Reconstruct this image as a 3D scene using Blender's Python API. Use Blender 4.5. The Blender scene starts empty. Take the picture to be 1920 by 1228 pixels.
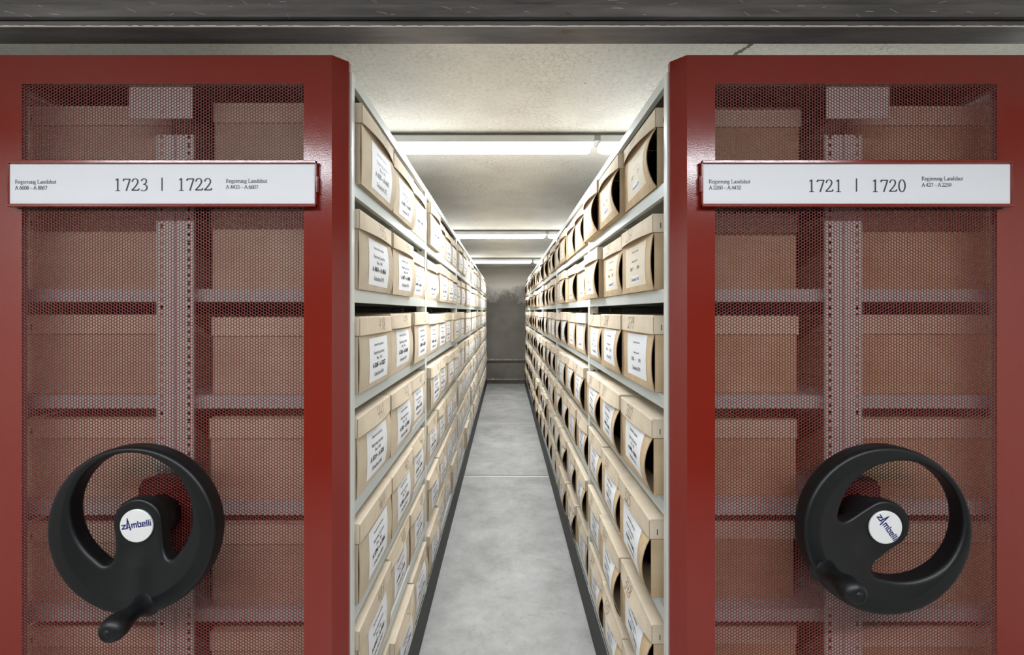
import bpy, bmesh, math, random
import numpy as np
from mathutils import Vector, Matrix

# ------------------------------------------------------------------ camera, world, light, exposure
scn = bpy.context.scene
COL = scn.collection
FPX, VX, VY, EYE = 880.0, 947.5, 584.0, 1.70
cam_data = bpy.data.cameras.new('camera')
cam_data.sensor_width = 36.0
cam_data.lens = FPX / 1920.0 * 36.0
cam_data.shift_x = (960 - VX) / 1920.0
cam_data.shift_y = -(614 - VY) / 1920.0
cam_data.clip_start = 0.02
cam = bpy.data.objects.new('camera', cam_data)
cam.location = (0, 0, EYE)
cam.rotation_euler = (math.pi / 2, 0, 0)
COL.objects.link(cam)
scn.camera = cam

world = bpy.data.worlds.new('world')
world.use_nodes = True
world.node_tree.nodes['Background'].inputs[0].default_value = (0.9, 0.95, 1.0, 1)
world.node_tree.nodes['Background'].inputs[1].default_value = 0.0
scn.world = world
LAMP_STRENGTH = 4.2           # emission of the fluorescent diffusers
LAMP_WATTS = {'front': 59.0, 'nearest aisle': 96.0, 'middle aisle': 112.0, 'furthest aisle': 106.0}   # downward light of each lamp, by row
scn.view_settings.view_transform = 'Standard'
scn.view_settings.look = 'None'
scn.view_settings.gamma = 1.0
scn.view_settings.use_curve_mapping = False
scn.view_settings.exposure = -0.5
scn.cycles.max_bounces = 10
scn.cycles.diffuse_bounces = 6
scn.cycles.glossy_bounces = 4
scn.cycles.use_denoising = True

rng = random.Random(7)

# ------------------------------------------------------------------ measures
FACE_L, FACE_R = 0.425, 0.447         # distance of the two rack faces from the camera axis
ZP = 1.255                            # depth of the red end panels
CEIL = 2.71
WALL_Y = 11.0
LEVELS = [0.26 + 0.3007 * k for k in range(7)]
TOPZ = 2.365
POSTS = [(1.300, 1.324), (2.485, 2.535), (4.080, 4.130), (5.675, 5.725), (7.270, 7.320), (8.865, 8.915), (10.46, 10.51)]
BOX_H, BOX_D = 0.228, 0.415


def px(x, y, Y):
    """the point at depth Y which a photo pixel shows"""
    return ((x - VX) * Y / FPX, Y, EYE + (VY - y) * Y / FPX)


def srgb(r, g, b):
    def f(c):
        c /= 255.0
        return c / 12.92 if c <= 0.04045 else ((c + 0.055) / 1.055) ** 2.4
    return (f(r), f(g), f(b), 1.0)


# ------------------------------------------------------------------ materials
def mat(name, col, rough=0.6, metal=0.0, spec=0.5, vary=None, scale=6.0, bump=0.0, bscale=200.0,
        objvar=0.0, stretch=(1, 1, 1), detail=6.0, thr=(0.35, 0.65), emit=None, bdist=0.002, coat=0.0):
    m = bpy.data.materials.new(name)
    m.use_nodes = True
    nt = m.node_tree
    N, L = nt.nodes, nt.links
    b = N['Principled BSDF']
    b.inputs['Base Color'].default_value = col
    b.inputs['Roughness'].default_value = rough
    b.inputs['Metallic'].default_value = metal
    b.inputs['Specular IOR Level'].default_value = spec
    if coat:
        b.inputs['Coat Weight'].default_value = coat
        b.inputs['Coat Roughness'].default_value = 0.15
    tc = N.new('ShaderNodeTexCoord')
    mp = N.new('ShaderNodeMapping')
    mp.inputs['Scale'].default_value = stretch
    L.new(tc.outputs['Object'], mp.inputs['Vector'])
    out = None
    if vary is not None:
        nz = N.new('ShaderNodeTexNoise')
        nz.inputs['Scale'].default_value = scale
        nz.inputs['Detail'].default_value = detail
        nz.inputs['Roughness'].default_value = 0.6
        L.new(mp.outputs['Vector'], nz.inputs['Vector'])
        rp = N.new('ShaderNodeValToRGB')
        rp.color_ramp.elements[0].position = thr[0]
        rp.color_ramp.elements[1].position = thr[1]
        rp.color_ramp.elements[0].color = vary
        rp.color_ramp.elements[1].color = col
        L.new(nz.outputs['Fac'], rp.inputs['Fac'])
        out = rp.outputs['Color']
    if objvar:
        oi = N.new('ShaderNodeObjectInfo')
        mr = N.new('ShaderNodeMapRange')
        mr.inputs['To Min'].default_value = 1.0 - objvar
        mr.inputs['To Max'].default_value = 1.0 + objvar * 0.6
        L.new(oi.outputs['Random'], mr.inputs['Value'])
        hs = N.new('ShaderNodeHueSaturation')
        if out is None:
            hs.inputs['Color'].default_value = col
        else:
            L.new(out, hs.inputs['Color'])
        L.new(mr.outputs['Result'], hs.inputs['Value'])
        out = hs.outputs['Color']
    if out is not None:
        L.new(out, b.inputs['Base Color'])
    if bump:
        nb = N.new('ShaderNodeTexNoise')
        nb.inputs['Scale'].default_value = bscale
        nb.inputs['Detail'].default_value = 3.0
        L.new(mp.outputs['Vector'], nb.inputs['Vector'])
        bp = N.new('ShaderNodeBump')
        bp.inputs['Strength'].default_value = bump
        bp.inputs['Distance'].default_value = bdist
        L.new(nb.outputs['Fac'], bp.inputs['Height'])
        L.new(bp.outputs['Normal'], b.inputs['Normal'])
    if emit:
        b.inputs['Emission Color'].default_value = emit[0]
        b.inputs['Emission Strength'].default_value = emit[1]
    return m


M = {}
M['red'] = mat('red_powder_coat', srgb(119, 24, 10), 0.15, spec=0.8, bump=0.25, bscale=260, bdist=0.0006)
M['red_sheet'] = mat('red_sheet_paint', srgb(104, 18, 11), 0.3, spec=0.7)
M['red_dark'] = mat('dark_red_paint', srgb(48, 8, 6), 0.5)
M['steel'] = mat('grey_white_shelf_paint', srgb(184, 190, 187), 0.3, spec=0.6, bump=0.1, bscale=180, bdist=0.0004)
M['dim_cover'] = mat('darkened_cover_top', srgb(112, 110, 105), 0.8)  # unseen cover tops, darkened to cut light bounced onto the ceiling
M['post'] = mat('grey_white_post_paint', srgb(203, 204, 198), 0.33, spec=0.5)
M['plinth'] = mat('dark_grey_plinth', srgb(38, 38, 38), 0.5, spec=0.22, vary=srgb(30, 30, 30), scale=9, stretch=(1, 1, 3))
M['black_steel'] = mat('mill_scale_steel', srgb(122, 118, 117), 0.42, metal=0.15, vary=srgb(86, 82, 81), scale=5, stretch=(0.6, 4, 6), bump=0.5, bscale=150, bdist=0.001)
M['plastic'] = mat('black_moulded_plastic', srgb(11, 12, 14), 0.42, spec=0.4, bump=0.15, bscale=400, bdist=0.0003)
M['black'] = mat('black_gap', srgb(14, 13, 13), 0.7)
M['card_lid'] = mat('pale_cardboard', srgb(213, 199, 178), 0.85, vary=srgb(200, 184, 161), scale=9, objvar=0.06, spec=0.2, bump=0.2, bscale=320, bdist=0.0005)
M['card_left'] = mat('greige_cardboard', srgb(203, 188, 166), 0.88, vary=srgb(184, 167, 144), scale=7, objvar=0.08, spec=0.2, bump=0.2, bscale=320, bdist=0.0005)
M['card_right'] = mat('tan_cardboard', srgb(200, 178, 146), 0.88, vary=srgb(176, 148, 113), scale=6, objvar=0.10, spec=0.2, bump=0.2, bscale=320, bdist=0.0005)
M['card_fleck'] = mat('worn_brown_edge', srgb(150, 128, 102), 0.9)
M['paper'] = mat('white_label_paper', srgb(226, 227, 230), 0.7, spec=0.3)
M['paper_cream'] = mat('cream_label_paper', srgb(217, 206, 186), 0.8, spec=0.2)
M['paper_strip'] = mat('white_sign_paper', srgb(222, 222, 226), 0.5, spec=0.4)
M['ink'] = mat('printed_black_ink', srgb(30, 30, 34), 0.6)
M['ink_blue'] = mat('blue_violet_ink', srgb(44, 48, 96), 0.6)
M['pencil'] = mat('pencil_line', srgb(66, 58, 52), 0.7)
M['sign_ink'] = mat('grey_black_sign_print', srgb(62, 62, 66), 0.6)
M['logo_blue'] = mat('dark_blue_print', srgb(20, 30, 98), 0.45)
M['badge'] = mat('white_enamel_badge', srgb(214, 213, 211), 0.25)
M['staple'] = mat('steel_staple', srgb(62, 54, 46), 0.5)
M['lamp_body'] = mat('white_lamp_housing', srgb(214, 215, 214), 0.4)
M['trunk'] = mat('grey_cable_trunking', srgb(158, 157, 150), 0.5)
M['diffuser'] = mat('glowing_lamp_diffuser', srgb(240, 240, 240), 0.4, emit=((0.97, 0.985, 1.0, 1), LAMP_STRENGTH))
M['pipe'] = mat('dusty_pink_pipe', srgb(200, 182, 170), 0.4, metal=0.1, vary=srgb(160, 140, 128), scale=14)
M['rail'] = mat('bright_floor_rail_steel', srgb(228, 227, 222), 0.35)
M['wall'] = mat('side_wall_plaster', srgb(206, 204, 196), 0.85, vary=srgb(196, 193, 184), scale=3)


def ceiling_material():
    m = mat('stained_white_ceiling', srgb(214, 212, 206), 0.55, spec=0.4, bump=0.35, bscale=42, bdist=0.004)
    nt = m.node_tree
    N, L = nt.nodes, nt.links
    b = N['Principled BSDF']
    tc = N.new('ShaderNodeTexCoord')
    big = N.new('ShaderNodeTexNoise')
    big.inputs['Scale'].default_value = 1.1
    big.inputs['Detail'].default_value = 5
    big.inputs['Roughness'].default_value = 0.62
    L.new(tc.outputs['Object'], big.inputs['Vector'])
    r1 = N.new('ShaderNodeValToRGB')
    r1.color_ramp.elements[0].position = 0.30
    r1.color_ramp.elements[1].position = 0.62
    r1.color_ramp.elements[0].color = srgb(200, 196, 187)
    r1.color_ramp.elements[1].color = srgb(229, 226, 220)
    L.new(big.outputs['Fac'], r1.inputs['Fac'])
    # ring-shaped water marks
    wn = N.new('ShaderNodeTexNoise')
    wn.inputs['Scale'].default_value = 9
    L.new(tc.outputs['Object'], wn.inputs['Vector'])
    mx = N.new('ShaderNodeMixRGB')
    mx.inputs[0].default_value = 0.06
    L.new(tc.outputs['Object'], mx.inputs[1])
    L.new(wn.outputs['Color'], mx.inputs[2])
    vo = N.new('ShaderNodeTexVoronoi')
    vo.feature = 'DISTANCE_TO_EDGE'
    vo.inputs['Scale'].default_value = 34
    L.new(mx.outputs['Color'], vo.inputs['Vector'])
    r2 = N.new('ShaderNodeValToRGB')
    r2.color_ramp.elements[0].position = 0.015
    r2.color_ramp.elements[1].position = 0.07
    r2.color_ramp.elements[0].color = (1, 1, 1, 1)
    r2.color_ramp.elements[1].color = (0, 0, 0, 1)
    L.new(vo.outputs['Distance'], r2.inputs['Fac'])
    pn = N.new('ShaderNodeTexNoise')
    pn.inputs['Scale'].default_value = 2.6
    pn.inputs['Detail'].default_value = 4
    L.new(tc.outputs['Object'], pn.inputs['Vector'])
    r3 = N.new('ShaderNodeValToRGB')
    r3.color_ramp.elements[0].position = 0.48
    r3.color_ramp.elements[1].position = 0.66
    L.new(pn.outputs['Fac'], r3.inputs['Fac'])
    mul = N.new('ShaderNodeMath')
    mul.operation = 'MULTIPLY'
    L.new(r2.outputs['Color'], mul.inputs[0])
    L.new(r3.outputs['Color'], mul.inputs[1])
    mul2 = N.new('ShaderNodeMath')
    mul2.operation = 'MULTIPLY'
    mul2.inputs[1].default_value = 0.6
    L.new(mul.outputs[0], mul2.inputs[0])
    mix = N.new('ShaderNodeMixRGB')
    mix.inputs[2].default_value = srgb(160, 154, 142)
    L.new(mul2.outputs[0], mix.inputs[0])
    L.new(r1.outputs['Color'], mix.inputs[1])
    # fine mottling
    fn = N.new('ShaderNodeTexNoise')
    fn.inputs['Scale'].default_value = 55
    fn.inputs['Detail'].default_value = 5
    fn.inputs['Roughness'].default_value = 0.7
    L.new(tc.outputs['Object'], fn.inputs['Vector'])
    rf = N.new('ShaderNodeValToRGB')
    rf.color_ramp.elements[0].position = 0.36
    rf.color_ramp.elements[1].position = 0.52
    rf.color_ramp.elements[0].color = (0.42, 0.42, 0.42, 1)
    rf.color_ramp.elements[1].color = (0, 0, 0, 1)
    L.new(fn.outputs['Fac'], rf.inputs['Fac'])
    mf = N.new('ShaderNodeMixRGB')
    mf.inputs[2].default_value = srgb(172, 167, 154)
    L.new(rf.outputs['Color'], mf.inputs[0])
    L.new(mix.outputs['Color'], mf.inputs[1])
    mix = mf
    # small dark specks
    v2 = N.new('ShaderNodeTexVoronoi')
    v2.inputs['Scale'].default_value = 7
    L.new(tc.outputs['Object'], v2.inputs['Vector'])
    r4 = N.new('ShaderNodeValToRGB')
    r4.color_ramp.elements[0].position = 0.022
    r4.color_ramp.elements[1].position = 0.035
    r4.color_ramp.elements[0].color = (1, 1, 1, 1)
    r4.color_ramp.elements[1].color = (0, 0, 0, 1)
    L.new(v2.outputs['Distance'], r4.inputs['Fac'])
    mix2 = N.new('ShaderNodeMixRGB')
    mix2.inputs[2].default_value = srgb(70, 66, 58)
    L.new(r4.outputs['Color'], mix2.inputs[0])
    L.new(mix.outputs['Color'], mix2.inputs[1])
    L.new(mix2.outputs['Color'], b.inputs['Base Color'])
    return m


def floor_material():
    m = mat('polished_grey_concrete', srgb(172, 170, 165), 0.5, spec=0.45, bump=0.2, bscale=30, bdist=0.002)
    nt = m.node_tree
    N, L = nt.nodes, nt.links
    b = N['Principled BSDF']
    tc = N.new('ShaderNodeTexCoord')
    mp = N.new('ShaderNodeMapping')
    mp.inputs['Scale'].default_value = (1.0, 1.0, 1.0)
    L.new(tc.outputs['Object'], mp.inputs['Vector'])
    n1 = N.new('ShaderNodeTexNoise')
    n1.inputs['Scale'].default_value = 2.6
    n1.inputs['Detail'].default_value = 14
    n1.inputs['Roughness'].default_value = 0.74
    n1.inputs['Distortion'].default_value = 0.2
    L.new(mp.outputs['Vector'], n1.inputs['Vector'])
    r1 = N.new('ShaderNodeValToRGB')
    r1.color_ramp.elements[0].position = 0.32
    r1.color_ramp.elements[1].position = 0.66
    r1.color_ramp.elements[0].color = srgb(132, 130, 126)
    r1.color_ramp.elements[1].color = srgb(173, 171, 168)
    L.new(n1.outputs['Fac'], r1.inputs['Fac'])
    n2 = N.new('ShaderNodeTexNoise')
    n2.inputs['Scale'].default_value = 26
    n2.inputs['Detail'].default_value = 8
    n2.inputs['Roughness'].default_value = 0.7
    L.new(mp.outputs['Vector'], n2.inputs['Vector'])
    r2 = N.new('ShaderNodeValToRGB')
    r2.color_ramp.elements[0].position = 0.30
    r2.color_ramp.elements[1].position = 0.44
    r2.color_ramp.elements[0].color = (0.6, 0.6, 0.6, 1)
    r2.color_ramp.elements[1].color = (0, 0, 0, 1)
    L.new(n2.outputs['Fac'], r2.inputs['Fac'])
    mx = N.new('ShaderNodeMixRGB')
    mx.inputs[2].default_value = srgb(118, 115, 110)
    L.new(r2.outputs['Color'], mx.inputs[0])
    L.new(r1.outputs['Color'], mx.inputs[1])
    L.new(mx.outputs['Color'], b.inputs['Base Color'])
    return m


def rear_wall_material():
    m = mat('dark_concrete_wall', srgb(112, 106, 97), 0.6, spec=0.35, bump=0.5, bscale=12, bdist=0.006)
    nt = m.node_tree
    N, L = nt.nodes, nt.links
    b = N['Principled BSDF']
    tc = N.new('ShaderNodeTexCoord')
    n1 = N.new('ShaderNodeTexNoise')
    n1.inputs['Scale'].default_value = 1.8
    n1.inputs['Detail'].default_value = 9
    n1.inputs['Roughness'].default_value = 0.62
    L.new(tc.outputs['Object'], n1.inputs['Vector'])
    r1 = N.new('ShaderNodeValToRGB')
    r1.color_ramp.elements[0].position = 0.34
    r1.color_ramp.elements[1].position = 0.66
    r1.color_ramp.elements[0].color = srgb(100, 95, 86)
    r1.color_ramp.elements[1].color = srgb(120, 114, 105)
    L.new(n1.outputs['Fac'], r1.inputs['Fac'])
    # pale, streaky limewash left along the top of the wall
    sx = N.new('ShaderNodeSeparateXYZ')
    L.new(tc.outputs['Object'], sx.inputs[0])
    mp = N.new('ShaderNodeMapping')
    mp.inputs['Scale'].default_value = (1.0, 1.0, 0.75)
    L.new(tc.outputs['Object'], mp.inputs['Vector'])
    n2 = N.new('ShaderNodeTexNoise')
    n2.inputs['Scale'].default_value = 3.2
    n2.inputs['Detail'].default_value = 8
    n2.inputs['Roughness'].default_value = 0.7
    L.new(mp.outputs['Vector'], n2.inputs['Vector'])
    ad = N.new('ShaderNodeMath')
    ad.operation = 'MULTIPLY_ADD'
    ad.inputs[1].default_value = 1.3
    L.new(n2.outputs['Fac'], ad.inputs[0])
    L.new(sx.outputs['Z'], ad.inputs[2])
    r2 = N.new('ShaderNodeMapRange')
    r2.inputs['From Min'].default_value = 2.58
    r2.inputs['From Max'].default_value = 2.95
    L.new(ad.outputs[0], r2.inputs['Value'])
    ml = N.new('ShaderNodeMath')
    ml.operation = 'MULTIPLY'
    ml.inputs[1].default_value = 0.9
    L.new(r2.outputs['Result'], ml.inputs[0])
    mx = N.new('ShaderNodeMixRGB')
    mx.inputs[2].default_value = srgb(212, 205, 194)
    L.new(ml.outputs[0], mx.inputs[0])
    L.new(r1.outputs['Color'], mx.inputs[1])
    L.new(mx.outputs['Color'], b.inputs['Base Color'])
    return m


M['ceiling'] = ceiling_material()
M['floor'] = floor_material()
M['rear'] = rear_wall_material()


# ------------------------------------------------------------------ mesh helpers
class MB:
    """collects faces, each with a material slot, and links them as ONE mesh object"""

    def __init__(self):
        self.v, self.f, self.mi = [], [], []

    def quad(self, a, b, c, d, mi=0):
        n = len(self.v)
        self.v += [tuple(a), tuple(b), tuple(c), tuple(d)]
        self.f.append((n, n + 1, n + 2, n + 3))
        self.mi.append(mi)

    def box(self, x0, x1, y0, y1, z0, z1, mi=0, bev=0.0):
        if x1 < x0: x0, x1 = x1, x0
        if y1 < y0: y0, y1 = y1, y0
        n = len(self.v)
        self.v += [(x0, y0, z0), (x1, y0, z0), (x1, y1, z0), (x0, y1, z0),
                   (x0, y0, z1), (x1, y0, z1), (x1, y1, z1), (x0, y1, z1)]
        for q in ((0, 3, 2, 1), (4, 5, 6, 7), (0, 1, 5, 4), (1, 2, 6, 5), (2, 3, 7, 6), (3, 0, 4, 7)):
            self.f.append(tuple(n + i for i in q))
            self.mi.append(mi)

    def prism(self, pts, z0, z1, mi=0):
        """closed outline in x,y (ccw) swept in z"""
        n, k = len(self.v), len(pts)
        self.v += [(p[0], p[1], z0) for p in pts] + [(p[0], p[1], z1) for p in pts]
        self.f.append(tuple(n + i for i in reversed(range(k))))
        self.mi.append(mi)
        self.f.append(tuple(n + k + i for i in range(k)))
        self.mi.append(mi)
        for i in range(k):
            j = (i + 1) % k
            self.f.append((n + i, n + j, n + k + j, n + k + i))
            self.mi.append(mi)

    def grid(self, fn, nu, nv, mi=0):
        n = len(self.v)
        for j in range(nv + 1):
            for i in range(nu + 1):
                self.v.append(tuple(fn(i / nu, j / nv)))
        for j in range(nv):
            for i in range(nu):
                a = n + j * (nu + 1) + i
                self.f.append((a, a + 1, a + nu + 2, a + nu + 1))
                self.mi.append(mi)

    def lathe(self, prof, seg=32, axis='y', centre=(0, 0, 0), mi=0):
        """profile of (radius, along) turned about an axis"""
        n = len(self.v)
        for r, t in prof:
            for s in range(seg):
                a = 2 * math.pi * s / seg
                c, d = r * math.cos(a), r * math.sin(a)
                p = {'y': (c, t, d), 'x': (t, c, d), 'z': (c, d, t)}[axis]
                self.v.append((p[0] + centre[0], p[1] + centre[1], p[2] + centre[2]))
        for j in range(len(prof) - 1):
            for s in range(seg):
                q = (s + 1) % seg
                self.f.append((n + j * seg + s, n + j * seg + q, n + (j + 1) * seg + q, n + (j + 1) * seg + s))
                self.mi.append(mi)
        for j in (0, len(prof) - 1):
            if prof[j][0] > 1e-6:
                self.f.append(tuple(n + j * seg + s for s in range(seg)))
                self.mi.append(mi)

    def tris(self, verts, faces, mi=0):
        n = len(self.v)
        self.v += [tuple(p) for p in verts]
        for f in faces:
            self.f.append(tuple(n + i for i in f))
            self.mi.append(mi)

    def mesh(self, name, mats, smooth=False):
        me = bpy.data.meshes.new(name)
        me.from_pydata(self.v, [], self.f)
        for m in mats:
            me.materials.append(m)
        me.polygons.foreach_set('material_index', self.mi)
        if smooth:
            me.polygons.foreach_set('use_smooth', [True] * len(self.f))
        me.update()
        return me

    def build(self, name, mats, parent=None, smooth=False, bevel=0.0):
        if not isinstance(mats, (list, tuple)):
            mats = [mats]
        return obj(name, self.mesh(name, mats, smooth), parent, bevel)


def obj(name, me, parent=None, bevel=0.0, loc=None, rot=None):
    o = bpy.data.objects.new(name, me)
    COL.objects.link(o)
    if parent is not None:
        o.parent = parent
    if loc is not None:
        o.location = loc
    if rot is not None:
        o.rotation_euler = rot
    if bevel:
        b = o.modifiers.new('bevel', 'BEVEL')
        b.width = bevel
        b.segments = 2
        b.limit_method = 'ANGLE'
    return o


def tag(o, label=None, cat=None, group=None, kind=None):
    if label: o['label'] = label
    if cat: o['category'] = cat
    if group: o['group'] = group
    if kind: o['kind'] = kind
    return o


def empty(name, loc=(0, 0, 0), rot=(0, 0, 0), parent=None):
    o = bpy.data.objects.new(name, None)
    COL.objects.link(o)
    o.empty_display_size = 0.1
    o.location = loc
    o.rotation_euler = rot
    if parent is not None:
        o.parent = parent
    return o


def from_object(o, name, mats=None):
    dg = bpy.context.evaluated_depsgraph_get()
    dg.update()
    me = bpy.data.meshes.new_from_object(o.evaluated_get(dg), depsgraph=dg)
    me.name = name
    if mats is not None:
        me.materials.clear()
        for m in mats:
            me.materials.append(m)
    return me


# ------------------------------------------------------------------ lettering
_text_cache = {}


def text_tris(s, size, bold=0.0, shear=0.0, sx=1.0):
    """flat glyph faces of a line of sans lettering, centred on x, baseline at 0"""
    key = (s, size, bold, shear, sx)
    if key in _text_cache:
        return _text_cache[key]
    cu = bpy.data.curves.new('t', 'FONT')
    cu.body = s
    cu.size = size
    cu.resolution_u = 1
    cu.offset = bold
    cu.shear = shear
    cu.align_x = 'CENTER'
    o = bpy.data.objects.new('t', cu)
    COL.objects.link(o)
    me = from_object(o, 't')
    vs = [(v.co.x * sx, v.co.y) for v in me.vertices]
    fs = [tuple(p.vertices) for p in me.polygons]
    bpy.data.objects.remove(o)
    bpy.data.curves.remove(cu)
    bpy.data.meshes.remove(me)
    _text_cache[key] = (vs, fs)
    return vs, fs


def catmull(pts, n=6):
    if len(pts) < 3:
        return pts
    P = [pts[0]] + list(pts) + [pts[-1]]
    out = []
    for i in range(1, len(P) - 2):
        p0, p1, p2, p3 = P[i - 1], P[i], P[i + 1], P[i + 2]
        for k in range(n):
            t = k / n
            out.append(tuple(0.5 * ((2 * p1[a]) + (-p0[a] + p2[a]) * t + (2 * p0[a] - 5 * p1[a] + 4 * p2[a] - p3[a]) * t * t
                                    + (-p0[a] + 3 * p1[a] - 3 * p2[a] + p3[a]) * t ** 3) for a in (0, 1)))
    out.append(pts[-1])
    return out


def arc(cx, cy, rx, ry, a0, a1, n=16):
    return [(cx + rx * math.cos(math.radians(a0 + (a1 - a0) * k / n)), cy + ry * math.sin(math.radians(a0 + (a1 - a0) * k / n))) for k in range(n + 1)]


def ribbon(pts, thick, thin):
    """a pen stroke: upright runs thick, level runs thin"""
    L, R = [], []
    for i, p in enumerate(pts):
        a = pts[max(0, i - 1)]
        b = pts[min(len(pts) - 1, i + 1)]
        dx, dy = b[0] - a[0], b[1] - a[1]
        ln = math.hypot(dx, dy) or 1e-6
        w = (thin + (thick - thin) * (abs(dy) / ln) ** 1.3) / 2
        nx, ny = -dy / ln * w, dx / ln * w
        L.append((p[0] + nx, p[1] + ny))
        R.append((p[0] - nx, p[1] - ny))
    vs = L + R
    k = len(L)
    return vs, [(i, k + i, k + i + 1, i + 1) for i in range(k - 1)]


X = 0.66   # x-height of the serif lettering
SERIF = {
    '1': (0.76, [[(0.38, 0), (0.38, 1)], [(0.20, 0.86), (0.38, 0.99)], [(0.18, 0.015), (0.58, 0.015)]]),
    '7': (0.76, [[(0.09, 0.80), (0.14, 0.93)], [(0.10, 0.94), (0.66, 0.94)], [(0.10, 0.965), (0.67, 0.965)], [(0.65, 0.96), (0.34, 0)]]),
    '2': (0.76, [catmull([(0.09, 0.74), (0.18, 0.92), (0.34, 0.99), (0.52, 0.90), (0.55, 0.68), (0.42, 0.44), (0.24, 0.22), (0.06, 0.05)]),
                 [(0.06, 0.04), (0.60, 0.04)], [(0.08, 0.07), (0.60, 0.07)], [(0.60, 0.04), (0.67, 0.20)]]),
    '3': (0.76, [catmull([(0.11, 0.80), (0.20, 0.94), (0.35, 0.99), (0.50, 0.90), (0.51, 0.72), (0.42, 0.59), (0.27, 0.53)]),
                 catmull([(0.27, 0.54), (0.44, 0.50), (0.57, 0.34), (0.54, 0.13), (0.36, 0.01), (0.20, 0.02), (0.08, 0.07)])]),
    '0': (0.76, [arc(0.37, 0.5, 0.25, 0.49, 0, 360, 28)]),
    '4': (0.76, [[(0.48, 0), (0.48, 1)], [(0.48, 0.98), (0.06, 0.30)], [(0.06, 0.27), (0.70, 0.27)]]),
    '5': (0.76, [[(0.64, 0.96), (0.26, 0.96)], [(0.26, 0.97), (0.17, 0.60)],
                 catmull([(0.17, 0.60), (0.40, 0.60), (0.56, 0.46), (0.58, 0.26), (0.46, 0.06), (0.28, 0.00), (0.09, 0.05)])]),
    '6': (0.76, [catmull([(0.62, 1.0), (0.38, 0.88), (0.18, 0.64), (0.12, 0.34)]), arc(0.37, 0.31, 0.25, 0.31, 0, 360, 22)]),
    '8': (0.76, [arc(0.37, 0.76, 0.19, 0.23, 0, 360, 20), arc(0.37, 0.27, 0.24, 0.27, 0, 360, 22)]),
    'A': (1.06, [[(0.50, 1.0), (0.14, 0.02)], [(0.50, 1.0), (0.50, 1.0), (0.88, 0.02)], [(0.26, 0.36), (0.74, 0.36)], [(0.02, 0.015), (0.28, 0.015)], [(0.72, 0.015), (1.03, 0.015)]]),
    'R': (0.98, [[(0.20, 0), (0.20, 1)], [(0.04, 0.015), (0.38, 0.015)], [(0.04, 0.985), (0.40, 0.985)],
                 arc(0.40, 0.74, 0.27, 0.25, 90, -90, 14), [(0.2, 0.49), (0.40, 0.49)], [(0.42, 0.49), (0.82, 0.02)], [(0.76, 0.015), (0.98, 0.015)]]),
    'L': (0.90, [[(0.20, 0), (0.20, 1)], [(0.04, 0.985), (0.38, 0.985)], [(0.04, 0.015), (0.76, 0.015)], [(0.76, 0.02), (0.82, 0.26)]]),
    'e': (0.64, [[(0.10, 0.40), (0.54, 0.40)], arc(0.33, 0.33, 0.24, 0.33, 15, 320, 22)]),
    'g': (0.70, [arc(0.30, 0.44, 0.19, 0.21, 0, 360, 18), [(0.44, 0.60), (0.64, 0.60)], catmull([(0.20, 0.26), (0.14, 0.10), (0.44, 0.04), (0.58, -0.12), (0.34, -0.30), (0.08, -0.20), (0.20, 0.02)])]),
    'i': (0.42, [[(0.21, 0), (0.21, X)], [(0.08, 0.015), (0.34, 0.015)], [(0.08, 0.60), (0.21, X)], [(0.20, 0.88), (0.22, 0.98)]]),
    'r': (0.50, [[(0.18, 0), (0.18, X)], [(0.05, 0.015), (0.34, 0.015)], [(0.05, 0.60), (0.18, X)], catmull([(0.18, 0.44), (0.28, 0.60), (0.40, 0.65), (0.48, 0.58)])]),
    'u': (0.72, [[(0.16, X), (0.16, 0.2)], catmull([(0.16, 0.22), (0.20, 0.06), (0.32, 0.01), (0.46, 0.08), (0.54, 0.18)]), [(0.54, 0), (0.54, X)], [(0.03, X - 0.015), (0.16, X - 0.015)], [(0.42, X - 0.015), (0.54, X - 0.015)], [(0.54, 0.02), (0.68, 0.04)]]),
    'n': (0.74, [[(0.17, 0), (0.17, X)], [(0.04, 0.015), (0.31, 0.015)], [(0.04, 0.60), (0.17, X)], catmull([(0.17, 0.48), (0.30, 0.62), (0.42, 0.65), (0.54, 0.54), (0.56, 0.4)]), [(0.56, 0.42), (0.56, 0)], [(0.43, 0.015), (0.70, 0.015)]]),
    'a': (0.64, [catmull([(0.12, 0.52), (0.22, 0.64), (0.38, 0.62), (0.43, 0.48)]), [(0.43, 0.5), (0.43, 0.1)], catmull([(0.43, 0.1), (0.50, 0.03), (0.60, 0.08)]), catmull([(0.43, 0.40), (0.22, 0.32), (0.09, 0.16), (0.20, 0.02), (0.34, 0.05), (0.43, 0.14)])]),
    'd': (0.74, [[(0.55, 0), (0.55, 1.03)], [(0.42, 1.0), (0.55, 1.03)], [(0.55, 0.02), (0.70, 0.04)], arc(0.34, 0.32, 0.24, 0.32, 40, 320, 20)]),
    's': (0.56, [catmull([(0.44, 0.50), (0.34, 0.64), (0.18, 0.62), (0.12, 0.50), (0.20, 0.38), (0.36, 0.30), (0.45, 0.16), (0.34, 0.02), (0.18, 0.02), (0.09, 0.16)])]),
    'h': (0.74, [[(0.17, 0), (0.17, 1.03)], [(0.04, 0.015), (0.31, 0.015)], [(0.04, 1.0), (0.17, 1.03)], catmull([(0.17, 0.48), (0.30, 0.62), (0.42, 0.65), (0.54, 0.54), (0.56, 0.4)]), [(0.56, 0.42), (0.56, 0)], [(0.43, 0.015), (0.70, 0.015)]]),
    't': (0.44, [[(0.20, 0.84), (0.20, 0.12)], catmull([(0.20, 0.14), (0.26, 0.02), (0.40, 0.06)]), [(0.04, X - 0.01), (0.38, X - 0.01)]]),
    '\u2013': (0.76, [[(0.04, 0.36), (0.72, 0.36)]]),
    '|': (0.30, [[(0.14, 0.0), (0.14, 1.03)]]),
    ' ': (0.36, []),
}
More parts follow.
